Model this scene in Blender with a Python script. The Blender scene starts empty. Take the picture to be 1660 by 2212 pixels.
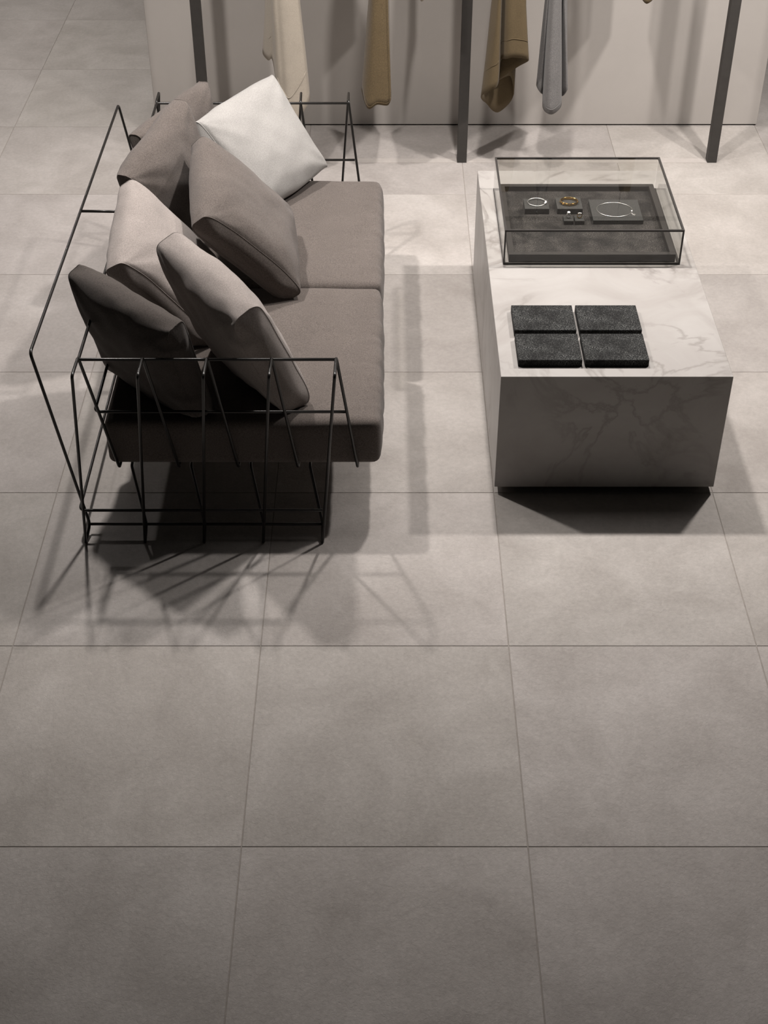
import bpy, bmesh, math, random
from mathutils import Vector, Matrix, noise

scene = bpy.context.scene
col = scene.collection
R = math.radians

# ------------------------------------------------------------------ camera, light, exposure
CAM_H = 3.236
cam_d = bpy.data.cameras.new('camera')
cam = bpy.data.objects.new('camera', cam_d)
col.objects.link(cam)
cam.location = (0, 0, CAM_H)
cam.rotation_euler = (R(90 - 38.91), 0, 0)
cam_d.sensor_fit = 'VERTICAL'
cam_d.sensor_height = 24
cam_d.lens = 24 * 3092 / 2212
cam_d.shift_x = -1.5 / 2212
cam_d.clip_start = 0.05
scene.camera = cam

scene.view_settings.view_transform = 'Standard'
scene.view_settings.look = 'None'
scene.view_settings.exposure = 0.0
scene.view_settings.gamma = 1.0
scene.view_settings.use_curve_mapping = False

world = bpy.data.worlds.new('world')
scene.world = world
world.use_nodes = True
bg = world.node_tree.nodes['Background']
bg.inputs['Color'].default_value = (1.0, 0.93, 0.87, 1)
bg.inputs['Strength'].default_value = 0.008

def spot(name, loc, target, watt, size_deg, blend, radius, colour=(1.0, 0.935, 0.892)):
    d = bpy.data.lights.new(name, 'SPOT')
    d.energy = watt
    d.spot_size = R(size_deg)
    d.spot_blend = blend
    d.shadow_soft_size = radius
    d.color = colour
    o = bpy.data.objects.new(name, d)
    col.objects.link(o)
    o.location = loc
    v = Vector(target) - Vector(loc)
    o.rotation_euler = v.to_track_quat('-Z', 'Y').to_euler()
    return o

# a row of ceiling spots above the sofa and the table
spot('overhead_spot', (-1.12, 5.3, 3.0), (-0.95, 5.35, 0), 245, 140, 1.0, 0.06)
spot('overhead_spot', (0.45, 5.3, 3.0), (0.45, 5.35, 0), 240, 140, 1.0, 0.06)
spot('overhead_spot', (1.95, 5.3, 3.0), (1.9, 5.5, 0), 300, 140, 1.0, 0.06)
spot('overhead_spot', (2.5, 5.3, 3.0), (1.7, 7.2, 0.45), 190, 58, 0.9, 0.06)  # added narrow spot, brightens the right side of the wall panel
# added spot behind the wall panel, brightens the far left floor
spot('overhead_spot', (-2.6, 8.7, 3.0), (-2.4, 8.2, 0), 220, 140, 1.0, 0.075)
# added soft fill over the sofa and the table, lifts the floor shadows
area_d = bpy.data.lights.new('overhead_fill_light', 'AREA')
area_d.shape = 'RECTANGLE'
area_d.size, area_d.size_y = 4.0, 1.6
area_d.energy = 42
area_d.color = (1.0, 0.935, 0.885)
area_o = bpy.data.objects.new('overhead_fill_light', area_d)
col.objects.link(area_o)
area_o.location = (0.5, 5.5, 3.3)

# ------------------------------------------------------------------ materials
def new_mat(name):
    m = bpy.data.materials.new(name)
    m.use_nodes = True
    nt = m.node_tree
    b = nt.nodes['Principled BSDF']
    return m, nt, b

def nd(nt, t, **kw):
    n = nt.nodes.new(t)
    for k, v in kw.items():
        setattr(n, k, v)
    return n

def ramp(nt, stops):
    r = nt.nodes.new('ShaderNodeValToRGB')
    els = r.color_ramp.elements
    while len(els) < len(stops):
        els.new(0.5)
    for e, (p, c) in zip(els, stops):
        e.position = p
        e.color = (c[0], c[1], c[2], 1) if len(c) == 3 else c
    return r

def noise_node(nt, vec, scale, detail=4, rough=0.6, dist=0.0, dims='3D'):
    n = nd(nt, 'ShaderNodeTexNoise')
    n.noise_dimensions = dims
    n.inputs['Scale'].default_value = scale
    n.inputs['Detail'].default_value = detail
    n.inputs['Roughness'].default_value = rough
    n.inputs['Distortion'].default_value = dist
    nt.links.new(vec, n.inputs['Vector'])
    return n

def mix_rgb(nt, mode, fac, a, b):
    m = nd(nt, 'ShaderNodeMix', data_type='RGBA', blend_type=mode)
    for sock, val in ((m.inputs[0], fac), (m.inputs[6], a), (m.inputs[7], b)):
        if hasattr(val, 'is_linked'):
            nt.links.new(val, sock)
        elif isinstance(val, (tuple, list)):
            sock.default_value = (val[0], val[1], val[2], 1)
        else:
            sock.default_value = val
    return m.outputs[2]

def bump(nt, b, height, strength, distance):
    n = nd(nt, 'ShaderNodeBump')
    n.inputs['Strength'].default_value = strength
    n.inputs['Distance'].default_value = distance
    nt.links.new(height, n.inputs['Height'])
    nt.links.new(n.outputs['Normal'], b.inputs['Normal'])

def mat_tile():
    m, nt, b = new_mat('stoneware_tile')
    tc = nd(nt, 'ShaderNodeTexCoord')
    oi = nd(nt, 'ShaderNodeObjectInfo')
    off = nd(nt, 'ShaderNodeVectorMath', operation='SCALE')
    comb = nd(nt, 'ShaderNodeCombineXYZ')
    for k in range(3):
        nt.links.new(oi.outputs['Random'], comb.inputs[k])
    nt.links.new(comb.outputs[0], off.inputs[0])
    off.inputs['Scale'].default_value = 73.0
    add = nd(nt, 'ShaderNodeVectorMath', operation='ADD')
    nt.links.new(tc.outputs['Object'], add.inputs[0])
    nt.links.new(off.outputs[0], add.inputs[1])
    v = add.outputs[0]
    n1 = noise_node(nt, v, 3.2, 6, 0.62, 0.4)
    r1 = ramp(nt, [(0.30, (0.358, 0.331, 0.309)), (0.62, (0.460, 0.431, 0.408)), (0.80, (0.508, 0.479, 0.456))])
    nt.links.new(n1.outputs['Fac'], r1.inputs['Fac'])
    n2 = noise_node(nt, v, 60, 5, 0.7)
    r2 = ramp(nt, [(0.3, (0.82, 0.82, 0.82)), (0.7, (1.12, 1.12, 1.12))])
    nt.links.new(n2.outputs['Fac'], r2.inputs['Fac'])
    c = mix_rgb(nt, 'MULTIPLY', 0.55, r1.outputs['Color'], r2.outputs['Color'])
    # worn pale patches
    n3 = noise_node(nt, v, 5.5, 9, 0.72, 1.2)
    r3 = ramp(nt, [(0.60, (0, 0, 0)), (0.68, (1, 1, 1))])
    nt.links.new(n3.outputs['Fac'], r3.inputs['Fac'])
    mm = nd(nt, 'ShaderNodeMath', operation='MULTIPLY')
    nt.links.new(r3.outputs['Color'], mm.inputs[0])
    mm.inputs[1].default_value = 0.25
    c = mix_rgb(nt, 'MIX', mm.outputs[0], c, (0.54, 0.515, 0.485))
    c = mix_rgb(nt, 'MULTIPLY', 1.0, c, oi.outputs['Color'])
    nt.links.new(c, b.inputs['Base Color'])
    b.inputs['Roughness'].default_value = 0.62
    b.inputs['Specular IOR Level'].default_value = 0.35
    nb = noise_node(nt, v, 95, 7, 0.78, 0.8)
    nb2 = noise_node(nt, v, 9, 6, 0.7, 0.5)
    s = nd(nt, 'ShaderNodeMath', operation='MULTIPLY_ADD')
    nt.links.new(nb2.outputs['Fac'], s.inputs[0])
    s.inputs[1].default_value = 0.8
    nt.links.new(nb.outputs['Fac'], s.inputs[2])
    bump(nt, b, s.outputs[0], 0.7, 0.0032)
    return m

def mat_plain(name, c, rough=0.6, metal=0.0, spec=0.5, nscale=None, namt=0.15, bscale=None, bdist=0.0005, bstr=0.5):
    m, nt, b = new_mat(name)
    tc = nd(nt, 'ShaderNodeTexCoord')
    if nscale:
        n1 = noise_node(nt, tc.outputs['Object'], nscale, 6, 0.65)
        r = ramp(nt, [(0.3, tuple(x * (1 - namt) for x in c)), (0.7, tuple(min(1, x * (1 + namt)) for x in c))])
        nt.links.new(n1.outputs['Fac'], r.inputs['Fac'])
        nt.links.new(r.outputs['Color'], b.inputs['Base Color'])
    else:
        b.inputs['Base Color'].default_value = (*c, 1)
    b.inputs['Roughness'].default_value = rough
    b.inputs['Metallic'].default_value = metal
    b.inputs['Specular IOR Level'].default_value = spec
    if bscale:
        n2 = noise_node(nt, tc.outputs['Object'], bscale, 5, 0.7)
        bump(nt, b, n2.outputs['Fac'], bstr, bdist)
    return m

def mat_fabric(name, c, vary=0.36, sheen=0.15, weave=900):
    m, nt, b = new_mat(name)
    tc = nd(nt, 'ShaderNodeTexCoord')
    v = tc.outputs['Object']
    n1 = noise_node(nt, v, 270, 3, 0.8)
    r = ramp(nt, [(0.34, tuple(x * (1 - vary) for x in c)), (0.66, tuple(min(1, x * (1 + vary)) for x in c))])
    nt.links.new(n1.outputs['Fac'], r.inputs['Fac'])
    n0 = noise_node(nt, v, 7, 3, 0.6)
    r0 = ramp(nt, [(0.3, (0.93, 0.93, 0.93)), (0.7, (1.05, 1.05, 1.05))])
    nt.links.new(n0.outputs['Fac'], r0.inputs['Fac'])
    cc = mix_rgb(nt, 'MULTIPLY', 1.0, r.outputs['Color'], r0.outputs['Color'])
    nt.links.new(cc, b.inputs['Base Color'])
    b.inputs['Roughness'].default_value = 0.95
    b.inputs['Specular IOR Level'].default_value = 0.15
    b.inputs['Sheen Weight'].default_value = sheen
    b.inputs['Sheen Roughness'].default_value = 0.5
    n2 = noise_node(nt, v, weave, 3, 0.8)
    n3 = noise_node(nt, v, 26, 4, 0.6)
    s = nd(nt, 'ShaderNodeMath', operation='MULTIPLY_ADD')
    nt.links.new(n3.outputs['Fac'], s.inputs[0])
    s.inputs[1].default_value = 1.6
    nt.links.new(n2.outputs['Fac'], s.inputs[2])
    bump(nt, b, s.outputs[0], 0.5, 0.0016)
    return m

def mat_marble():
    m, nt, b = new_mat('white_marble')
    tc = nd(nt, 'ShaderNodeTexCoord')
    mp = nd(nt, 'ShaderNodeMapping')
    mp.inputs['Rotation'].default_value = (0.5, 0.35, 0.6)
    mp.inputs['Location'].default_value = (3.1, 1.7, 0.4)
    nt.links.new(tc.outputs['Object'], mp.inputs['Vector'])
    v = mp.outputs[0]
    def vein(scale, dist, lo, hi, seed):
        n = noise_node(nt, v, scale, 7, 0.55, dist)
        n.inputs['Vector'].default_value = (seed, 0, 0)
        a = nd(nt, 'ShaderNodeMath', operation='SUBTRACT')
        nt.links.new(n.outputs['Fac'], a.inputs[0])
        a.inputs[1].default_value = 0.5
        ab = nd(nt, 'ShaderNodeMath', operation='ABSOLUTE')
        nt.links.new(a.outputs[0], ab.inputs[0])
        r = ramp(nt, [(lo, (1, 1, 1)), (hi, (0, 0, 0))])
        nt.links.new(ab.outputs[0], r.inputs['Fac'])
        return r.outputs['Color']
    patch = noise_node(nt, v, 1.7, 3, 0.5)
    rp = ramp(nt, [(0.40, (0, 0, 0)), (0.60, (1, 1, 1))])
    nt.links.new(patch.outputs['Fac'], rp.inputs['Fac'])
    patch2 = noise_node(nt, v, 4.5, 4, 0.6)
    rp2 = ramp(nt, [(0.42, (0.1, 0.1, 0.1)), (0.62, (1, 1, 1))])
    nt.links.new(patch2.outputs['Fac'], rp2.inputs['Fac'])
    v1 = vein(1.3, 0.9, 0.0, 0.020, 0)
    v2 = vein(2.6, 1.1, 0.0, 0.035, 4)
    soft = vein(1.3, 0.9, 0.0, 0.085, 0)
    base = noise_node(nt, v, 3.0, 5, 0.6, 0.8)
    rb = ramp(nt, [(0.3, (0.322, 0.303, 0.288)), (0.7, (0.395, 0.382, 0.368))])
    nt.links.new(base.outputs['Fac'], rb.inputs['Fac'])
    def layer(c, mask, msk2, amount, colour):
        w = mix_rgb(nt, 'MULTIPLY', 1.0, mask, msk2)
        f = nd(nt, 'ShaderNodeMath', operation='MULTIPLY')
        nt.links.new(w, f.inputs[0]); f.inputs[1].default_value = amount
        return mix_rgb(nt, 'MIX', f.outputs[0], c, colour)
    c = layer(rb.outputs['Color'], soft, rp.outputs['Color'], 0.40, (0.20, 0.18, 0.165))
    c = layer(c, v1, rp2.outputs['Color'], 0.66, (0.13, 0.115, 0.105))
    c = layer(c, v2, rp.outputs['Color'], 0.46, (0.16, 0.145, 0.13))
    nt.links.new(c, b.inputs['Base Color'])
    b.inputs['Roughness'].default_value = 0.38
    b.inputs['Specular IOR Level'].default_value = 0.35
    return m

def mat_speckle(name, dark, light, scale=420, pos=(0.50, 0.72), patch=True, rough=0.85):
    m, nt, b = new_mat(name)
    tc = nd(nt, 'ShaderNodeTexCoord')
    v = tc.outputs['Object']
    n1 = noise_node(nt, v, scale, 3, 0.85)
    r = ramp(nt, [(pos[0], dark), (pos[1], light)])
    nt.links.new(n1.outputs['Fac'], r.inputs['Fac'])
    c = r.outputs['Color']
    if patch:
        n0 = noise_node(nt, v, 11, 4, 0.6, 0.5)
        r0 = ramp(nt, [(0.36, (0.35, 0.35, 0.35)), (0.66, (1.5, 1.5, 1.5))])
        nt.links.new(n0.outputs['Fac'], r0.inputs['Fac'])
        c = mix_rgb(nt, 'MULTIPLY', 1.0, c, r0.outputs['Color'])
    nt.links.new(c, b.inputs['Base Color'])
    b.inputs['Roughness'].default_value = rough
    b.inputs['Specular IOR Level'].default_value = 0.3
    bump(nt, b, n1.outputs['Fac'], 0.6, 0.0012)
    return m

def mat_glass():
    m = bpy.data.materials.new('clear_glass')
    m.use_nodes = True
    nt = m.node_tree
    nt.nodes.clear()
    out = nd(nt, 'ShaderNodeOutputMaterial')
    tr = nd(nt, 'ShaderNodeBsdfTransparent')
    tr.inputs['Color'].default_value = (0.955, 0.955, 0.945, 1)
    gl = nd(nt, 'ShaderNodeBsdfGlossy')
    gl.inputs['Roughness'].default_value = 0.0
    fr = nd(nt, 'ShaderNodeFresnel')
    fr.inputs['IOR'].default_value = 1.5
    mx = nd(nt, 'ShaderNodeMixShader')
    ge = nd(nt, 'ShaderNodeNewGeometry')
    fm = nd(nt, 'ShaderNodeMath', operation='SUBTRACT')
    fm.inputs[0].default_value = 1.0
    nt.links.new(ge.outputs['Backfacing'], fm.inputs[1])
    fk = nd(nt, 'ShaderNodeMath', operation='MULTIPLY')
    nt.links.new(fm.outputs[0], fk.inputs[0])
    nt.links.new(fr.outputs[0], fk.inputs[1])
    nt.links.new(fk.outputs[0], mx.inputs[0])
    nt.links.new(tr.outputs[0], mx.inputs[1])
    nt.links.new(gl.outputs[0], mx.inputs[2])
    nt.links.new(mx.outputs[0], out.inputs['Surface'])
    return m

M = dict(
    tile=mat_tile(),
    grout=mat_plain('grout', (0.30, 0.275, 0.25), 0.9, nscale=40),
    wall=mat_plain('wall_paint', (0.42, 0.395, 0.37), 0.8, spec=0.2, nscale=2.0, namt=0.04, bscale=220, bdist=0.0006),
    gap=mat_plain('shadow_gap', (0.02, 0.02, 0.02), 0.9),
    rod=mat_plain('black_lacquered_steel', (0.011, 0.010, 0.009), 0.32, spec=0.5, nscale=30, namt=0.2),
    post=mat_plain('charcoal_powder_coat', (0.038, 0.035, 0.032), 0.55, spec=0.35, nscale=25, namt=0.1, bscale=500, bdist=0.0003),
    strip=mat_plain('greige_floor_strip', (0.44, 0.41, 0.385), 0.7, nscale=30, namt=0.06),
    taupe=mat_fabric('taupe_weave', (0.118, 0.101, 0.091)),
    charcoal=mat_fabric('shaded_taupe_weave', (0.070, 0.060, 0.054)),  # the taupe fabric again, with the near corner's shade put into its colour
    greige=mat_fabric('greige_weave', (0.30, 0.268, 0.25), 0.24),
    white=mat_fabric('off_white_weave', (0.34, 0.33, 0.316), 0.16),
    marble=mat_marble(),
    slab=mat_speckle('black_speckled_stone', (0.004, 0.0045, 0.0045), (0.16, 0.163, 0.158), scale=230, pos=(0.50, 0.74)),
    felt=mat_speckle('charcoal_felt', (0.012, 0.011, 0.010), (0.13, 0.118, 0.11), scale=230, pos=(0.47, 0.74)),
    frame=mat_plain('dark_bronze_frame', (0.035, 0.032, 0.030), 0.45, spec=0.4, nscale=40, namt=0.1),
    block=mat_speckle('grey_display_block', (0.030, 0.030, 0.029), (0.095, 0.094, 0.09), scale=350, pos=(0.4, 0.75), patch=False),
    glass=mat_glass(),
    silver=mat_plain('polished_silver', (0.95, 0.94, 0.92), 0.34, metal=1.0, nscale=60, namt=0.03),
    gold=mat_plain('polished_gold', (0.72, 0.48, 0.18), 0.2, metal=1.0, nscale=60, namt=0.05),
    gem=mat_plain('clear_crystal', (0.95, 0.95, 0.95), 0.03, spec=1.0, nscale=80, namt=0.02),
    cream=mat_fabric('cream_wool', (0.40, 0.355, 0.295), 0.10, 0.1, 500),
    mustard=mat_fabric('mustard_boucle', (0.118, 0.086, 0.046), 0.30, 0.15, 260),
    olive=mat_fabric('olive_brown_wool', (0.108, 0.080, 0.044), 0.12, 0.1, 500),
    greywool=mat_fabric('grey_wool', (0.155, 0.15, 0.147), 0.30, 0.15, 400),
    hanger=mat_plain('chrome_hanger', (0.5, 0.5, 0.5), 0.25, metal=1.0, nscale=40, namt=0.05),
)

# ------------------------------------------------------------------ helpers
def link(name, me, mat, parent=None, loc=None):
    o = bpy.data.objects.new(name, me)
    col.objects.link(o)
    if mat and not me.materials:
        me.materials.append(mat)
    if parent:
        o.parent = parent
    if loc is not None:
        o.location = loc
    return o

def tag(o, label=None, cat=None, group=None, kind=None):
    if label: o['label'] = label
    if cat: o['category'] = cat
    if group: o['group'] = group
    if kind: o['kind'] = kind
    return o

def empty(name, loc, label, cat, group=None, kind=None):
    o = bpy.data.objects.new(name, None)
    o.empty_display_size = 0.1
    col.objects.link(o)
    o.location = loc
    return tag(o, label, cat, group, kind)

def mesh_from(name, verts, faces, smooth=False):
    me = bpy.data.meshes.new(name)
    me.from_pydata([tuple(v) for v in verts], [], faces)
    me.update()
    if smooth:
        for p in me.polygons:
            p.use_smooth = True
    return me

def box_mesh(name, x0, x1, y0, y1, z0, z1, bevel=0.0, seg=2):
    bm = bmesh.new()
    bmesh.ops.create_cube(bm, size=1)
    for v in bm.verts:
        v.co = Vector(((x0 + x1) / 2 + v.co.x * (x1 - x0), (y0 + y1) / 2 + v.co.y * (y1 - y0), (z0 + z1) / 2 + v.co.z * (z1 - z0)))
    if bevel:
        bmesh.ops.bevel(bm, geom=bm.edges[:], offset=bevel, segments=seg, affect='EDGES', profile=0.5)
    me = bpy.data.meshes.new(name)
    bm.to_mesh(me)
    bm.free()
    return me

def fillet(pts, rad, n=5):
    pts = [Vector(p) for p in pts]
    out = [pts[0]]
    for a, b, c in zip(pts, pts[1:], pts[2:]):
        d1 = (a - b); d2 = (c - b)
        r = min(rad, d1.length * 0.45, d2.length * 0.45)
        p = b + d1.normalized() * r
        q = b + d2.normalized() * r
        for k in range(n + 1):
            t = k / n
            out.append(p * (1 - t) ** 2 + b * 2 * t * (1 - t) + q * t * t)
    out.append(pts[-1])
    return out

def tube_mesh(name, path, r, seg=10, closed=False, cap=True):
    path = [Vector(p) for p in path]
    n = len(path)
    verts, faces = [], []
    up = None
    for i, p in enumerate(path):
        if closed:
            t = path[(i + 1) % n] - path[i - 1]
        else:
            t = path[min(i + 1, n - 1)] - path[max(i - 1, 0)]
        t.normalize()
        if up is None:
            a = Vector((0, 0, 1)) if abs(t.z) < 0.9 else Vector((1, 0, 0))
            up = (a - t * a.dot(t)).normalized()
        else:
            up = (up - t * up.dot(t)).normalized()
        s = t.cross(up)
        rr = r(i / max(1, n - 1)) if callable(r) else r
        for k in range(seg):
            ang = 2 * math.pi * k / seg
            verts.append(p + (up * math.cos(ang) + s * math.sin(ang)) * rr)
    m = n if closed else n - 1
    for i in range(m):
        j = (i + 1) % n
        for k in range(seg):
            l = (k + 1) % seg
            faces.append((i * seg + k, i * seg + l, j * seg + l, j * seg + k))
    if not closed and cap:
        faces.append(tuple(range(seg))[::-1])
        faces.append(tuple((n - 1) * seg + k for k in range(seg)))
    return mesh_from(name, verts, faces, True)

# ------------------------------------------------------------------ floor
TILE = 0.8
X0, Y0 = -0.4, 3.321            # one joint crossing
floor = link('floor', box_mesh('floor', -6.8, 6.8, -1.5, 12.9, -0.05, -0.0016), M['grout'])
tag(floor, 'large square greige stoneware tiles with thin recessed joints', kind='structure')
h = TILE / 2 - 0.0016
tile_me = box_mesh('floor_tile', -h, h, -h, h, -0.012, 0.0, 0.0008, 1)
tile_me.materials.append(M['tile'])
rng = random.Random(5)
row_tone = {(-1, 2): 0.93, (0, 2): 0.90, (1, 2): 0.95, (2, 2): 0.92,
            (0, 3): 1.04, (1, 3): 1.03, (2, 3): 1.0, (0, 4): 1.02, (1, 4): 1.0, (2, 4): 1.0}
for i in range(-6, 8):
    for j in range(-4, 11):
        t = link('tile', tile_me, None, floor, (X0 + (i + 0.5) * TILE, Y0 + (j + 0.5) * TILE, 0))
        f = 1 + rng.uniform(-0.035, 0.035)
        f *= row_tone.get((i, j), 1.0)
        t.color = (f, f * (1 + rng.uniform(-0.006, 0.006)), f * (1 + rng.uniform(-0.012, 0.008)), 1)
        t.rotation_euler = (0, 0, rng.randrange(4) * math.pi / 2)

# ------------------------------------------------------------------ free standing wall panel
wall = link('wall_back', box_mesh('wall_back', -1.235, 2.011, 7.335, 7.455, 0.008, 2.7, 0.002, 1), M['wall'])
tag(wall, 'plain greige painted wall panel standing behind the clothes rack', kind='structure')
plinth = link('recessed_foot', box_mesh('recessed_foot', -1.225, 2.001, 7.347, 7.445, 0.0, 0.008), M['gap'], wall)

# ------------------------------------------------------------------ wire sofa frame
SX, SYC = 0.0, 4.90
RR = 0.0053
sofa = empty('wire_sofa', (-0.6, SYC, 0), 'black bent wire sofa frame with zigzag arms under the taupe cushions', 'sofa')
def sofa_part(name, path, r=RR, rad=0.02, seg=10):
    org = Vector((-0.6, SYC, 0))
    me = tube_mesh(name, [p - org for p in fillet(path, rad)], r, seg)
    return link(name, me, M['rod'], sofa)
def far(p):
    return (p[0], 2 * SYC - p[1], p[2])
ribx = [-1.047 + 0.2073 * k for k in range(5)]
for k in range(5):
    fx = ribx[k]
    near = [(fx, 3.834, RR), (fx + 0.060, 3.782, 0.735), (fx + 0.062, 3.886, 0.737), (fx + 0.124, 3.972, 0.2295)]
    path = near + [far(p) for p in near[::-1]]
    sofa_part('wire_rib', path, rad=0.013)
    for side in (lambda p: p, far):
        if k == 0:
            continue
        low = [(fx, 3.834, RR), (fx, 3.897, 0.036), (fx - 0.038, 3.975, 0.205), (fx - 0.043, 3.986, 0.226), (fx - 0.043, 4.10, 0.229)]
        sofa_part('wire_leg', [side(p) for p in low], rad=0.008)
# back rail with its two end wires
fx = ribx[0]
b0 = [(fx, 3.834, RR), (fx + 0.008, 3.897, 0.036), (-1.145, 3.916, 0.735)]
sofa_part('back_rail', b0 + [far(p) for p in b0[::-1]], rad=0.02)
sofa_part('back_rung', [(-1.145, SYC, 0.735), (-0.985, SYC, 0.733)])
# hoops that run round the near arm, the back and the far arm
def hoop(name, xr, xl, y, z, rad=0.025):
    sofa_part(name, [(xr, y, z), (xl, y, z), far((xl, y, z)), far((xr, y, z))], rad=rad)
hoop('arm_rail', -0.158, -0.985, 3.886, 0.729, 0.012)
hoop('arm_rail', -0.131, -0.971, 3.936, 0.49)
hoop('floor_rail', -0.216, -1.063, 3.882, 0.11)
for side in (lambda p: p, far):
    sofa_part('floor_rail', [side((-0.218, 3.897, 0.036)), side((-1.038, 3.897, 0.036))])
    sofa_part('seat_rail', [side((-0.20, 4.10, 0.229)), side((-0.93, 4.10, 0.229))])

# ------------------------------------------------------------------ seat cushions
def round_box(name, sx, sy, sz, rad, nx, ny, nz, deform):
    bm = bmesh.new()
    verts = {}
    def grid(n, half):
        return [-half + 2 * half * i / n for i in range(n + 1)]
    gx, gy, gz = grid(nx, sx / 2), grid(ny, sy / 2), grid(nz, sz / 2)
    def V(p):
        k = tuple(round(c, 6) for c in p)
        if k not in verts:
            q = Vector(p)
            inner = Vector((max(-sx / 2 + rad, min(sx / 2 - rad, q.x)), max(-sy / 2 + rad, min(sy / 2 - rad, q.y)), max(-sz / 2 + rad, min(sz / 2 - rad, q.z))))
            d = q - inner
            if d.length > 1e-9:
                q = inner + d.normalized() * rad
            verts[k] = bm.verts.new(deform(q, Vector(p)))
        return verts[k]
    def face(a, b, c, d):
        try: bm.faces.new((a, b, c, d))
        except ValueError: pass
    for i in range(nx):
        for j in range(ny):
            for z, fl in ((gz[0], 1), (gz[-1], 0)):
                q = [V((gx[i], gy[j], z)), V((gx[i + 1], gy[j], z)), V((gx[i + 1], gy[j + 1], z)), V((gx[i], gy[j + 1], z))]
                face(*(q[::-1] if fl else q))
    for i in range(nx):
        for k in range(nz):
            for y, fl in ((gy[0], 0), (gy[-1], 1)):
                q = [V((gx[i], y, gz[k])), V((gx[i + 1], y, gz[k])), V((gx[i + 1], y, gz[k + 1])), V((gx[i], y, gz[k + 1]))]
                face(*(q[::-1] if fl else q))
    for j in range(ny):
        for k in range(nz):
            for x, fl in ((gx[0], 1), (gx[-1], 0)):
                q = [V((x, gy[j], gz[k])), V((x, gy[j + 1], gz[k])), V((x, gy[j + 1], gz[k + 1])), V((x, gy[j], gz[k + 1]))]
                face(*(q[::-1] if fl else q))
    me = bpy.data.meshes.new(name)
    bm.to_mesh(me)
    bm.free()
    for p in me.polygons:
        p.use_smooth = True
    return me

SEAT_Z0, SEAT_Z1 = 0.2355, 0.416
def seat_cushion(y0, y1, seed, label):
    sx, sy, sz = 0.945, y1 - y0, SEAT_Z1 - SEAT_Z0
    def deform(q, p):
        u, v, w = q.x / (sx / 2), q.y / (sy / 2), q.z / (sz / 2)
        if w > 0:
            q.z += 0.012 * (1 - u ** 4) * (1 - v ** 6) * w
        side = max(0.0, 1 - w * w)
        # front edge bulges and puckers
        if u > 0.6:
            k = (u - 0.6) / 0.4
            q.x += 0.012 * side * (1 - v ** 6) * k
            pk = 0
            for a, fr, ph in ((0.0028, 33, 0.3), (0.0022, 61, 1.7), (0.0016, 103, 4.0)):
                pk += a * math.sin(fr * (q.y + 0.22 * q.z * (1 if seed % 2 else -1) + 0.1 * (sx / 2 - q.x)) + ph + seed)
            amp = k * k * (0.55 + 0.6 * noise.noise(Vector((q.y * 5, seed, 0))))
            q.x += pk * amp
            q.z += pk * amp * (0.6 if w > 0 else 0.2)
        q.y += 0.006 * side * (1 if v > 0 else -1) * abs(v) ** 4 * (1 - u ** 6)
        nn = noise.noise(Vector((q.x * 6, q.y * 6, seed * 3.1)))
        if w > 0: q.z += 0.0035 * nn
        return q
    me = round_box('seat_cushion', sx, sy, sz, 0.026, 54, 72, 14, deform)
    o = link('seat_cushion', me, M['taupe'], None, ((-0.96 + -0.015) / 2, (y0 + y1) / 2, (SEAT_Z0 + SEAT_Z1) / 2))
    tag(o, label, 'cushion', 'taupe seat cushions of the wire sofa')
    # corner seams at the two ends of the front face
    for s in (-1, 1):
        path = [(sx / 2 - 0.016, s * (sy / 2 - 0.004), -sz / 2 + 0.03 + k * (sz - 0.06) / 8) for k in range(9)]
        link('seam', tube_mesh('seam', path, 0.0017, 6), M['charcoal'], o)
    return o
seat_cushion(3.978, 4.892, 1, 'taupe seat cushion at the near end of the wire sofa')
seat_cushion(4.908, 5.825, 2, 'taupe seat cushion at the far end of the wire sofa, nearest the clothes rack')

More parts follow.
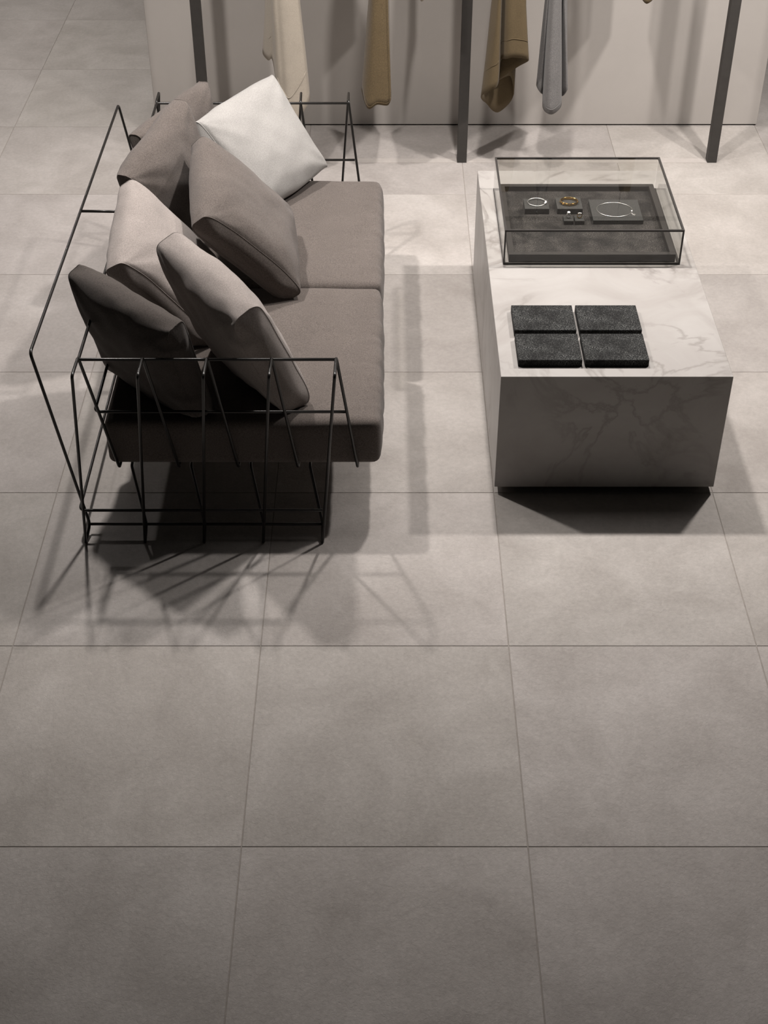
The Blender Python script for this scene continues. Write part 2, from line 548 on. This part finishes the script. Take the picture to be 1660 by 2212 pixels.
# ------------------------------------------------------------------ throw pillows
def pillow(label, mat, c, U, W, L, H, T, seed, k=1.0, te=0.03, ymin=None, ymax=None, seam_mat=None, zmin=None):
    """c centre, U along the folded edge, W up the leaning face; k slides it along the viewing depth at rest on the seat"""
    eye = Vector((0, 0, CAM_H))
    c = eye + (Vector(c) - eye) * k
    L, H = L * k, H * k
    U = Vector(U).normalized(); W = Vector(W).normalized()
    N = U.cross(W).normalized(); W = N.cross(U).normalized()
    nu, nv = 44, 72
    rows = []
    lo = (SEAT_Z1 + 0.014) if zmin is None else zmin
    def shape(u, ph):
        a = abs(u)
        e = a ** 7
        ca, sa = math.cos(ph), math.sin(ph)
        pa = 0.82 + (0.42 - 0.82) * e
        pb = 0.78 + (0.40 - 0.78) * e
        wn = math.copysign(abs(ca) ** pa, ca)
        nn = math.copysign(abs(sa) ** pb, sa)
        tn = te + (T / 2 - te) * (1 - a ** 2.6) ** 0.62
        hh = H / 2 * (1 + 0.035 * (1 - a ** 2.4))
        x = L / 2 * u * (1 - 0.085 * (1 - abs(wn) ** 2.2) * a ** 2)
        w = hh * wn
        n = tn * nn
        # soft dents and pulled folds near the corners
        p3 = Vector((x * 5.2 + seed * 7.3, w * 5.2, nn * 0.9 + seed))
        d = 0.013 * noise.noise(p3) + 0.0065 * noise.noise(p3 * 2.6)
        cr = a ** 2 * abs(wn) ** 1.5
        dirn = math.atan2(abs(w) - H / 2, abs(x) - L / 2 - 0.02)
        d += 0.005 * (0.25 + cr) * math.sin(dirn * 14 + seed + nn) * (1 - e)
        n += d * (1 - e * 0.7) * nn
        w += d * wn * 0.5
        return x, w, n
    def place(x, w, n):
        p = c + U * x + W * w + N * n
        if p.z < lo:
            p.z = lo - 0.12 * (lo - p.z) * 0
        if ymin is not None and p.y < ymin(p.z):
            p.y = ymin(p.z)
        if ymax is not None and p.y > ymax(p.z):
            p.y = ymax(p.z)
        return p
    verts, faces = [], []
    us = [math.sin(math.pi / 2 * (-1 + 2 * i / nu)) * 0.55 + (-1 + 2 * i / nu) * 0.45 for i in range(nu + 1)]
    for u in us:
        for j in range(nv):
            verts.append(place(*shape(u, 2 * math.pi * (j + 0.5) / nv)))
    for i in range(nu):
        for j in range(nv):
            l = (j + 1) % nv
            faces.append((i * nv + j, i * nv + l, (i + 1) * nv + l, (i + 1) * nv + j))
    loops = []
    for end, base in ((-1, 0), (1, nu * nv)):
        ring = list(range(base, base + nv))
        loops.append(ring)
        prev = ring
        for f, bl in ((0.85, 0.010), (0.6, 0.024), (0.3, 0.034)):
            new = []
            for j in range(nv):
                x, w, n = shape(float(end), 2 * math.pi * (j + 0.5) / nv)
                verts.append(place(x + end * bl * 0.7 * (1 - 0.4 * abs(w) / (H / 2)), w * (1 - (1 - f) * 0.55), n * f))
                new.append(len(verts) - 1)
            for j in range(nv):
                l = (j + 1) % nv
                q = (prev[j], prev[l], new[l], new[j])
                faces.append(q[::-1] if end > 0 else q)
                if end > 0: faces[-1] = (prev[j], prev[l], new[l], new[j])
                else: faces[-1] = (prev[l], prev[j], new[j], new[l])
            prev = new
        faces.append(tuple(prev) if end > 0 else tuple(prev[::-1]))
    verts = [v - c for v in verts]
    me = mesh_from('throw_pillow', verts, faces, True)
    bm = bmesh.new(); bm.from_mesh(me)
    bmesh.ops.recalc_face_normals(bm, faces=bm.faces[:])
    bm.verts.ensure_lookup_table()
    for ring in loops:
        s = set(ring)
        for vi in ring:
            for e in bm.verts[vi].link_edges:
                if e.other_vert(bm.verts[vi]).index in s:
                    e.smooth = False
    bm.to_mesh(me); bm.free()
    o = link('throw_pillow', me, mat, None, c)
    tag(o, label, 'pillow', 'throw pillows piled on the wire sofa')
    for ring in loops:
        pts = [verts[v] for v in ring]
        link('seam', tube_mesh('seam', pts, 0.0017, 5, closed=True), seam_mat or mat, o)
    return o

arm_in = lambda z: 3.978 - 0.19 * (z - 0.236) + 0.014 if z < 0.76 else 3.84
arm_far = lambda z: 2 * SYC - arm_in(z) if z < 0.76 else 9.0
pillow('taupe pillow at the far back corner of the sofa, its tip before the black post', M['taupe'],
       (-0.8275, 5.4433, 0.7094), (-0.4706, -0.8785, -0.0822), (-0.1505, -0.0119, 0.9885), 0.485, 0.41, 0.15, 11, 1.035, 0.036, ymax=arm_far)
pillow('taupe pillow leaning on the sofa back between the white and the pale greige pillow', M['taupe'],
       (-0.8495, 5.2229, 0.6756), (-0.3554, -0.9085, -0.2196), (-0.1875, -0.1608, 0.969), 0.49, 0.47, 0.20, 23, 1.0, 0.042)
pillow('off-white pillow leaning towards the far arm of the sofa', M['white'],
       (-0.5322, 5.7371, 0.6089), (-0.5817, -0.8107, -0.0668), (-0.5221, 0.3092, 0.7949), 0.50, 0.45, 0.215, 35, 0.993, 0.045, ymax=arm_far)
pillow('taupe pillow in the middle of the pile, in front over the seam of the seat', M['taupe'],
       (-0.5355, 4.9856, 0.6562), (0.0966, -0.9839, -0.1507), (-0.6579, -0.1767, 0.7321), 0.51, 0.51, 0.21, 47, 1.0, 0.052)
pillow('pale greige pillow leaning on the sofa back behind the shaded near pillow', M['greige'],
       (-0.8046, 4.6447, 0.6397), (0.0343, -0.9899, -0.1376), (-0.5902, -0.1311, 0.7965), 0.495, 0.48, 0.22, 59, 1.003, 0.052)
pillow('pale greige pillow standing on edge by the near arm of the sofa', M['greige'],
       (-0.507, 4.135, 0.708), (0.57, -0.81, -0.07), (-0.29, -0.29, 0.915), 0.51, 0.51, 0.20, 62, 1.014, 0.062, ymin=arm_in)
pillow('shade-darkened taupe pillow in the near back corner of the sofa behind the wires', M['charcoal'],
       (-0.8073, 4.0637, 0.667), (0.7573, -0.651, -0.0519), (-0.1404, -0.2399, 0.9606), 0.485, 0.46, 0.17, 74, 1.016, 0.042, ymin=arm_in)

# ------------------------------------------------------------------ marble table
TZ = 0.508
table = empty('marble_table', (0.8, 4.92, 0), 'low rectangular white marble block table with grey veins', 'table')
link('marble_block', box_mesh('marble_block', -0.4, 0.4, -0.8, 0.8, 0.028, TZ, 0.0012, 1), M['marble'], table)
link('recessed_plinth', box_mesh('recessed_plinth', -0.36, 0.36, -0.76, 0.76, 0.0, 0.03), M['gap'], table)

# four dark speckled stone samples
spots = [(0.463, 4.183, 'black speckled stone slab on the marble table, near left of the four'),
         (0.695, 4.183, 'black speckled stone slab on the marble table, near right of the four'),
         (0.463, 4.379, 'black speckled stone slab on the marble table, far left of the four'),
         (0.697, 4.379, 'black speckled stone slab on the marble table, far right of the four')]
slab_me = None
for n, (x, y, lab) in enumerate(spots):
    if slab_me is None:
        slab_me = box_mesh('stone_slab', 0, 0.2215, 0, 0.172, 0, 0.027, 0.0012, 1)
    o = link('stone_slab', slab_me.copy(), M['slab'], None, (x, y, TZ + 0.0003))
    o.rotation_euler = (0, 0, 0)
    tag(o, lab, 'stone slab', 'dark stone slabs set out in a square')

# ------------------------------------------------------------------ glass display case
cx0, cx1, cy0, cy1, cz0, cz1 = 0.457, 1.140, 4.899, 5.537, TZ + 0.0004, 0.656
case = empty('display_case', ((cx0 + cx1) / 2, (cy0 + cy1) / 2, TZ), 'clear glass display case with thin dark metal frame on the marble table', 'display case')
co = Vector(case.location)
def cbox(name, x0, x1, y0, y1, z0, z1, mat, parent=case, bevel=0.0):
    me = box_mesh(name, x0 - co.x, x1 - co.x, y0 - co.y, y1 - co.y, z0 - co.z, z1 - co.z, bevel, 1)
    return link(name, me, mat, parent)
fb = 0.0075
for z0, z1 in ((cz0, cz0 + fb), (cz1 - fb, cz1)):
    for y0 in (cy0, cy1 - fb):
        cbox('frame_bar', cx0, cx1, y0, y0 + fb, z0, z1, M['frame'])
    for x0 in (cx0, cx1 - fb):
        cbox('frame_bar', x0, x0 + fb, cy0 + fb, cy1 - fb, z0, z1, M['frame'])
for x0 in (cx0, cx1 - fb * 0.8):
    cbox('frame_post', x0, x0 + fb * 0.8, cy0, cy0 + fb * 0.8, cz0 + fb, cz1 - fb, M['frame'])
g = 0.004
gz0, gz1 = cz0 + fb, cz1 - fb
cbox('glass_pane', cx0 + fb, cx1 - fb, cy0 + fb, cy1 - fb, cz1 - g - 0.001, cz1 - 0.001, M['glass'])
cbox('glass_pane', cx0 + fb, cx1 - fb, cy0 + 0.001, cy0 + 0.001 + g, gz0, gz1, M['glass'])
cbox('glass_pane', cx0 + fb, cx1 - fb, cy1 - 0.001 - g, cy1 - 0.001, gz0, gz1, M['glass'])
cbox('glass_pane', cx0 + 0.001, cx0 + 0.001 + g, cy0 + fb, cy1 - 0.001, gz0, gz1, M['glass'])
cbox('glass_pane', cx1 - 0.001 - g, cx1 - 0.001, cy0 + fb, cy1 - 0.001, gz0, gz1, M['glass'])

# tray inside the case
tx0, tx1, ty0, ty1 = 0.480, 1.124, 4.921, 5.526
tray = empty('jewellery_tray', ((tx0 + tx1) / 2, (ty0 + ty1) / 2, TZ), 'dark framed tray lined with charcoal felt inside the glass case', 'tray')
to = Vector(tray.location)
def tbox(name, x0, x1, y0, y1, z0, z1, mat, bevel=0.0):
    me = box_mesh(name, x0 - to.x, x1 - to.x, y0 - to.y, y1 - to.y, z0 - to.z, z1 - to.z, bevel, 1)
    return link(name, me, mat, tray)
tz = 0.541
tw = 0.021
tb = TZ + 0.0004
tbox('tray_rim', tx0, tx1, ty0, ty0 + tw, tb, tz, M['frame'], 0.001)
tbox('tray_rim', tx0, tx1, ty1 - tw, ty1, tb, tz, M['frame'], 0.001)
tbox('tray_rim', tx0, tx0 + tw, ty0 + tw, ty1 - tw, tb, tz, M['frame'], 0.001)
tbox('tray_rim', tx1 - tw, tx1, ty0 + tw, ty1 - tw, tb, tz, M['frame'], 0.001)
tbox('felt_lining', tx0 + tw, tx1 - tw, ty0 + tw, ty1 - tw, tb, 0.517, M['felt'])
FZ = 0.5173

def block(x0, x1, y0, y1, z1, lab):
    cxm, cym = (x0 + x1) / 2, (y0 + y1) / 2
    me = box_mesh('display_block', x0 - cxm, x1 - cxm, y0 - cym, y1 - cym, 0, z1 - FZ, 0.001, 1)
    o = link('display_block', me, M['block'], None, (cxm, cym, FZ))
    return tag(o, lab, 'display block', 'grey display blocks in the jewellery tray')
block(0.570, 0.670, 5.299, 5.386, 0.542, 'grey square display block under the silver bracelet')
block(0.702, 0.806, 5.299, 5.398, 0.542, 'grey square display block under the gold bracelet')
block(0.839, 1.041, 5.212, 5.395, 0.535, 'wide grey display slab under the silver necklace')
block(0.7205, 0.7595, 5.208, 5.252, 0.535, 'tiny grey display cube under the crystal ring')
block(0.7655, 0.8035, 5.208, 5.252, 0.535, 'tiny grey display cube under the gold ring')

def ring_path(rx, ry, z=0, n=48, ph=0.0, a0=0.0, a1=2 * math.pi, tilt=0.0):
    return [(rx * math.cos(a0 + (a1 - a0) * k / n), ry * math.sin(a0 + (a1 - a0) * k / n), z + tilt * ry * math.sin(a0 + (a1 - a0) * k / n)) for k in range(n)]

def gem_mesh(name, r, hgt):
    verts = [(0, 0, -hgt * 0.6)]
    for k in range(8): verts.append((r * math.cos(k * math.pi / 4), r * math.sin(k * math.pi / 4), 0))
    for k in range(8): verts.append((0.6 * r * math.cos((k + .5) * math.pi / 4), 0.6 * r * math.sin((k + .5) * math.pi / 4), hgt * 0.35))
    faces = []
    for k in range(8):
        l = (k + 1) % 8
        faces += [(0, 1 + l, 1 + k), (1 + k, 1 + l, 9 + k), (1 + l, 9 + l, 9 + k)]
    faces.append(tuple(range(9, 17)))
    return mesh_from(name, verts, faces)

br = empty('silver_bracelet', (0.622, 5.350, 0.5423), 'thin silver bracelet with a crystal clasp lying on a grey block', 'bracelet')
link('band', tube_mesh('band', ring_path(0.037, 0.030, 0.0042, tilt=0.08), 0.0017, 8, closed=True), M['silver'], br)
for a, s in ((-0.25, 0.0052), (0.05, 0.0045), (-0.5, 0.004)):
    o = link('crystal', gem_mesh('crystal', s, s * 1.3), M['gem'], br, (0.037 * math.cos(a), 0.030 * math.sin(a), 0.0065))

gb = empty('gold_bracelet', (0.754, 5.350, 0.5423), 'wide gold bracelet set with small stones lying on a grey block', 'bracelet')
verts, faces = [], []
n = 48
for k in range(n):
    a = 2 * math.pi * k / n
    for rr, z in ((0.034, 0.0), (0.036, 0.0), (0.0362, 0.012), (0.0342, 0.012)):
        verts.append((rr * math.cos(a), rr * 0.82 * math.sin(a), z))
for k in range(n):
    l = (k + 1) % n
    for q in range(4):
        p = (q + 1) % 4
        faces.append((k * 4 + q, k * 4 + p, l * 4 + p, l * 4 + q))
link('band', mesh_from('band', verts, faces, True), M['gold'], gb)
for k in range(16):
    a = 2 * math.pi * k / 16
    link('stone', gem_mesh('stone', 0.003, 0.004), M['gold'], gb, (0.0372 * math.cos(a), 0.0372 * 0.82 * math.sin(a), 0.006 + 0.004 * (k % 2)))

nk = empty('silver_necklace', (0.935, 5.302, 0.5353), 'thin silver necklace with a small square pendant on the wide grey slab', 'necklace')
link('chain', tube_mesh('chain', ring_path(0.072, 0.062, 0.0016, 64), 0.0014, 6, closed=True), M['silver'], nk)
link('crystal', gem_mesh('crystal', 0.004, 0.005), M['gem'], nk, (0.068, -0.016, 0.004))
pd = link('pendant', box_mesh('pendant', -0.006, 0.006, -0.005, 0.005, 0.0002, 0.002, 0.0005, 1), M['silver'], nk, (0.074, -0.042, 0.0))
pd.rotation_euler = (0, 0, -0.5)
link('bail', tube_mesh('bail', ring_path(0.003, 0.003, 0.002, 16), 0.0009, 6, closed=True), M['silver'], nk, (0.067, -0.034, 0))

def ring_obj(x, mat, lab, nm):
    e = empty(nm, (x, 5.230, 0.5353), lab, 'ring')
    path = [(0.0095 * math.cos(2 * math.pi * k / 32), 0.0, 0.0112 + 0.0095 * math.sin(2 * math.pi * k / 32)) for k in range(32)]
    link('band', tube_mesh('band', path, 0.0016, 8, closed=True), mat, e)
    return e
r1 = ring_obj(0.740, M['silver'], 'small silver ring with a bright crystal standing on a tiny cube', 'silver_ring')
link('crystal', gem_mesh('crystal', 0.007, 0.008), M['gem'], r1, (0, 0, 0.0265))
r2 = ring_obj(0.7845, M['gold'], 'small gold ring standing on a tiny cube', 'gold_ring')
for s in (-1, 0, 1):
    link('stone', gem_mesh('stone', 0.0028, 0.003), M['gem'], r2, (0.005 * s, 0, 0.0235 - 0.001 * abs(s)))

# ------------------------------------------------------------------ clothes rack
rack = empty('clothes_rack', (0.40, 6.90, 0), 'black square tube clothes rack with three posts before the wall panel', 'clothes rack')
ro = Vector(rack.location)
def rbox(name, x0, x1, y0, y1, z0, z1, mat, bevel=0.0015):
    return link(name, box_mesh(name, x0 - ro.x, x1 - ro.x, y0 - ro.y, y1 - ro.y, z0 - ro.z, z1 - ro.z, bevel, 1), mat, rack)
PW = 0.049
posts = [-0.912, 0.398, 1.688]
for x in posts:
    rbox('post', x - PW / 2, x + PW / 2, 6.876, 6.925, 0.0, 1.72, M['post'])
rbox('top_beam', posts[0] - PW / 2, posts[2] + PW / 2, 6.876, 6.925, 1.72, 1.769, M['post'])
for a, b in ((0, 1), (1, 2)):
    rbox('floor_strip', posts[a] + PW / 2, posts[b] - PW / 2, 6.876, 6.925, 0.0, 0.002, M['strip'], 0.0)  # thin flat greige strip on the floor between two posts
    path = [(posts[a] + PW / 2 - ro.x, 6.90 - ro.y, 1.64), (posts[b] - PW / 2 - ro.x, 6.90 - ro.y, 1.64)]
    link('hanging_rod', tube_mesh('hanging_rod', path, 0.0125, 14), M['post'], rack)

def catmull(pts, closed, sub):
    n = len(pts)
    out = []
    rngn = n if closed else n - 1
    for i in range(rngn):
        if closed:
            p = [pts[(i + k - 1) % n] for k in range(4)]
        else:
            p = [pts[max(0, min(n - 1, i + k - 1))] for k in range(4)]
        for s in range(sub):
            t = s / sub
            out.append(tuple(0.5 * ((2 * p[1][d]) + (-p[0][d] + p[2][d]) * t + (2 * p[0][d] - 5 * p[1][d] + 4 * p[2][d] - p[3][d]) * t * t
                       + (-p[0][d] + 3 * p[1][d] - 3 * p[2][d] + p[3][d]) * t ** 3) for d in range(4)))
    if not closed:
        out.append(tuple(pts[-1]))
    return out

def garment(name, label, mat, ctrl, closed=False, ztop=1.46, stitch=None, sub=6, cat='coat', seed=0, thick=0.005):
    """ctrl: (hem x, y, hem z, x at z 0.9); cloth lofted from the hem up to the shoulders on a hanger"""
    cx = sum(c[3] for c in ctrl) / len(ctrl)
    ys = [c[1] for c in ctrl]
    sec = catmull(ctrl, closed, sub)
    lv = 26
    org = Vector((cx, 6.90, 0))
    def at(c, z):
        hx, y, hz, tx = c
        if z <= 0.9:
            t = (z - hz) / max(0.02, 0.9 - hz) if hz < 0.88 else 1.0
            t = max(0, min(1, t))
            x = hx + (tx - hx) * t
        else:
            t = (z - 0.9) / (ztop - 0.9)
            x = tx + (cx - tx) * (0.15 * t + 0.55 * t ** 4)
        q = max(0.0, (z - 1.15) / (ztop - 1.15))
        yy = y + (6.90 - y) * 0.25 * q ** 3
        w = 0.004 * noise.noise(Vector((x * 14, y * 14, z * 2.2 + seed)))
        return Vector((x + w, yy + w, z))
    verts = []
    for c in sec:
        for k in range(lv + 1):
            t = k / lv
            top = ztop - 0.10 * min(1.0, abs(c[1] - 6.90) / 0.26) ** 2
            z = c[2] + (top - c[2]) * t
            verts.append(at(c, z) - org)
    faces = []
    n = len(sec)
    for i in range(n if closed else n - 1):
        j = (i + 1) % n
        for k in range(lv):
            faces.append((i * (lv + 1) + k, j * (lv + 1) + k, j * (lv + 1) + k + 1, i * (lv + 1) + k + 1))
    e = empty(name, org, label, cat, 'clothes hanging on the rack')
    body = link('cloth', mesh_from('cloth', verts, faces, True), mat, e)
    md = body.modifiers.new('thickness', 'SOLIDIFY')
    md.thickness = thick
    md.offset = 0
    if stitch:
        for (i0, i1, dz, out) in stitch:
            pts = []
            for c in sec[i0 * sub:i1 * sub + 1]:
                p = at(c, c[2] + dz)
                p = p + Vector((0, -out, 0))
                pts.append(p - org)
            link('hem_stitch', tube_mesh('hem_stitch', pts, 0.0018, 5), mat, e)
    # hanger inside the shoulders
    hp = [(0, -0.19, ztop - 0.115), (0, -0.02, ztop - 0.01), (0, 0.02, ztop - 0.01), (0, 0.17, ztop - 0.115)]
    hang = link('hanger', tube_mesh('hanger', fillet(hp, 0.04), 0.006, 8), M['hanger'], e)
    hook = [(0, 0, ztop - 0.012), (0, 0, 1.60)] + [(0, 0.0165 * math.cos(a), 1.64 + 0.0165 * math.sin(a)) for a in [math.pi * (1.5 - 1.25 * k / 12) - math.pi * 0 for k in range(13)]]
    link('hook', tube_mesh('hook', hook, 0.002, 6), M['hanger'], e)
    return e

garment('long_coat', 'long cream wool coat with a pointed hem hanging behind the sofa', M['cream'],
        [(-0.586, 6.95, 0.607, -0.575), (-0.593, 6.85, 0.594, -0.562), (-0.564, 6.77, 0.584, -0.543), (-0.539, 6.73, 0.591, -0.529), (-0.512, 6.65, 0.396, -0.518), (-0.482, 6.63, 0.334, -0.495), (-0.451, 6.62, 0.309, -0.469), (-0.397, 6.63, 0.379, -0.42), (-0.367, 6.66, 0.432, -0.398), (-0.382, 6.8, 0.42, -0.409), (-0.414, 7.0, 0.374, -0.432)],
        stitch=[(1, 3, 0.11, 0.004), (4, 8, 0.15, 0.004)], seed=1)
garment('long_coat', 'mustard boucle coat seen edge on, between the cream coat and the middle post', M['mustard'],
        [(-0.098, 7.02, 0.341, -0.067), (-0.111, 6.8, 0.432, -0.069), (-0.107, 6.71, 0.434, -0.066), (-0.078, 6.66, 0.385, -0.055), (-0.037, 6.65, 0.41, -0.029), (0.015, 6.66, 0.403, 0.005), (0.03, 6.69, 0.433, 0.016), (0.027, 7.02, 0.329, 0.015)],
        stitch=[(2, 6, 0.012, 0.003)], seed=2)
garment('long_coat', 'olive brown coat with its hem folded open, right of the middle post', M['olive'],
        [(0.473, 6.74, 0.412, 0.508), (0.508, 6.68, 0.468, 0.525), (0.546, 6.67, 0.502, 0.541), (0.558, 6.72, 0.599, 0.552), (0.584, 6.67, 0.63, 0.573), (0.618, 6.655, 0.643, 0.606), (0.685, 6.66, 0.627, 0.656), (0.643, 6.75, 0.557, 0.632), (0.562, 6.79, 0.479, 0.57), (0.623, 6.85, 0.471, 0.624), (0.644, 6.91, 0.336, 0.647), (0.569, 6.89, 0.267, 0.583), (0.509, 6.83, 0.338, 0.53)],
        closed=True, stitch=[(0, 2, 0.12, 0.004), (3, 6, 0.09, 0.004)], seed=3)
garment('long_coat', 'grey wool coat with three narrow folds next to the olive coat', M['greywool'],
        [(0.781, 7.0, 0.374, 0.794), (0.748, 6.8, 0.449, 0.764), (0.759, 6.73, 0.44, 0.767), (0.779, 6.76, 0.411, 0.775), (0.772, 6.68, 0.383, 0.77), (0.79, 6.64, 0.372, 0.778), (0.819, 6.635, 0.369, 0.801), (0.855, 6.66, 0.394, 0.819), (0.864, 6.75, 0.415, 0.835), (0.872, 6.72, 0.425, 0.835), (0.887, 6.7, 0.469, 0.844), (0.915, 7.0, 0.374, 0.882)],
        stitch=[(4, 7, 0.025, 0.003)], seed=4)
garment('short_jacket', 'short cream jacket left of the middle post, only its hem tip in view', M['cream'],
        [(0.153, 6.98, 0.90, 0.149), (0.155, 6.72, 0.93, 0.153), (0.186, 6.66, 0.907, 0.173), (0.212, 6.7, 0.93, 0.2), (0.22, 6.98, 0.90, 0.212)], cat='jacket', seed=5)
garment('short_jacket', 'short brown jacket near the right post, only its hem tip in view', M['olive'],
        [(1.221, 7.0, 0.90, 1.22), (1.192, 6.72, 0.92, 1.193), (1.223, 6.66, 0.896, 1.217), (1.262, 6.7, 0.92, 1.259), (1.30, 7.0, 0.90, 1.30)], cat='jacket', seed=6)
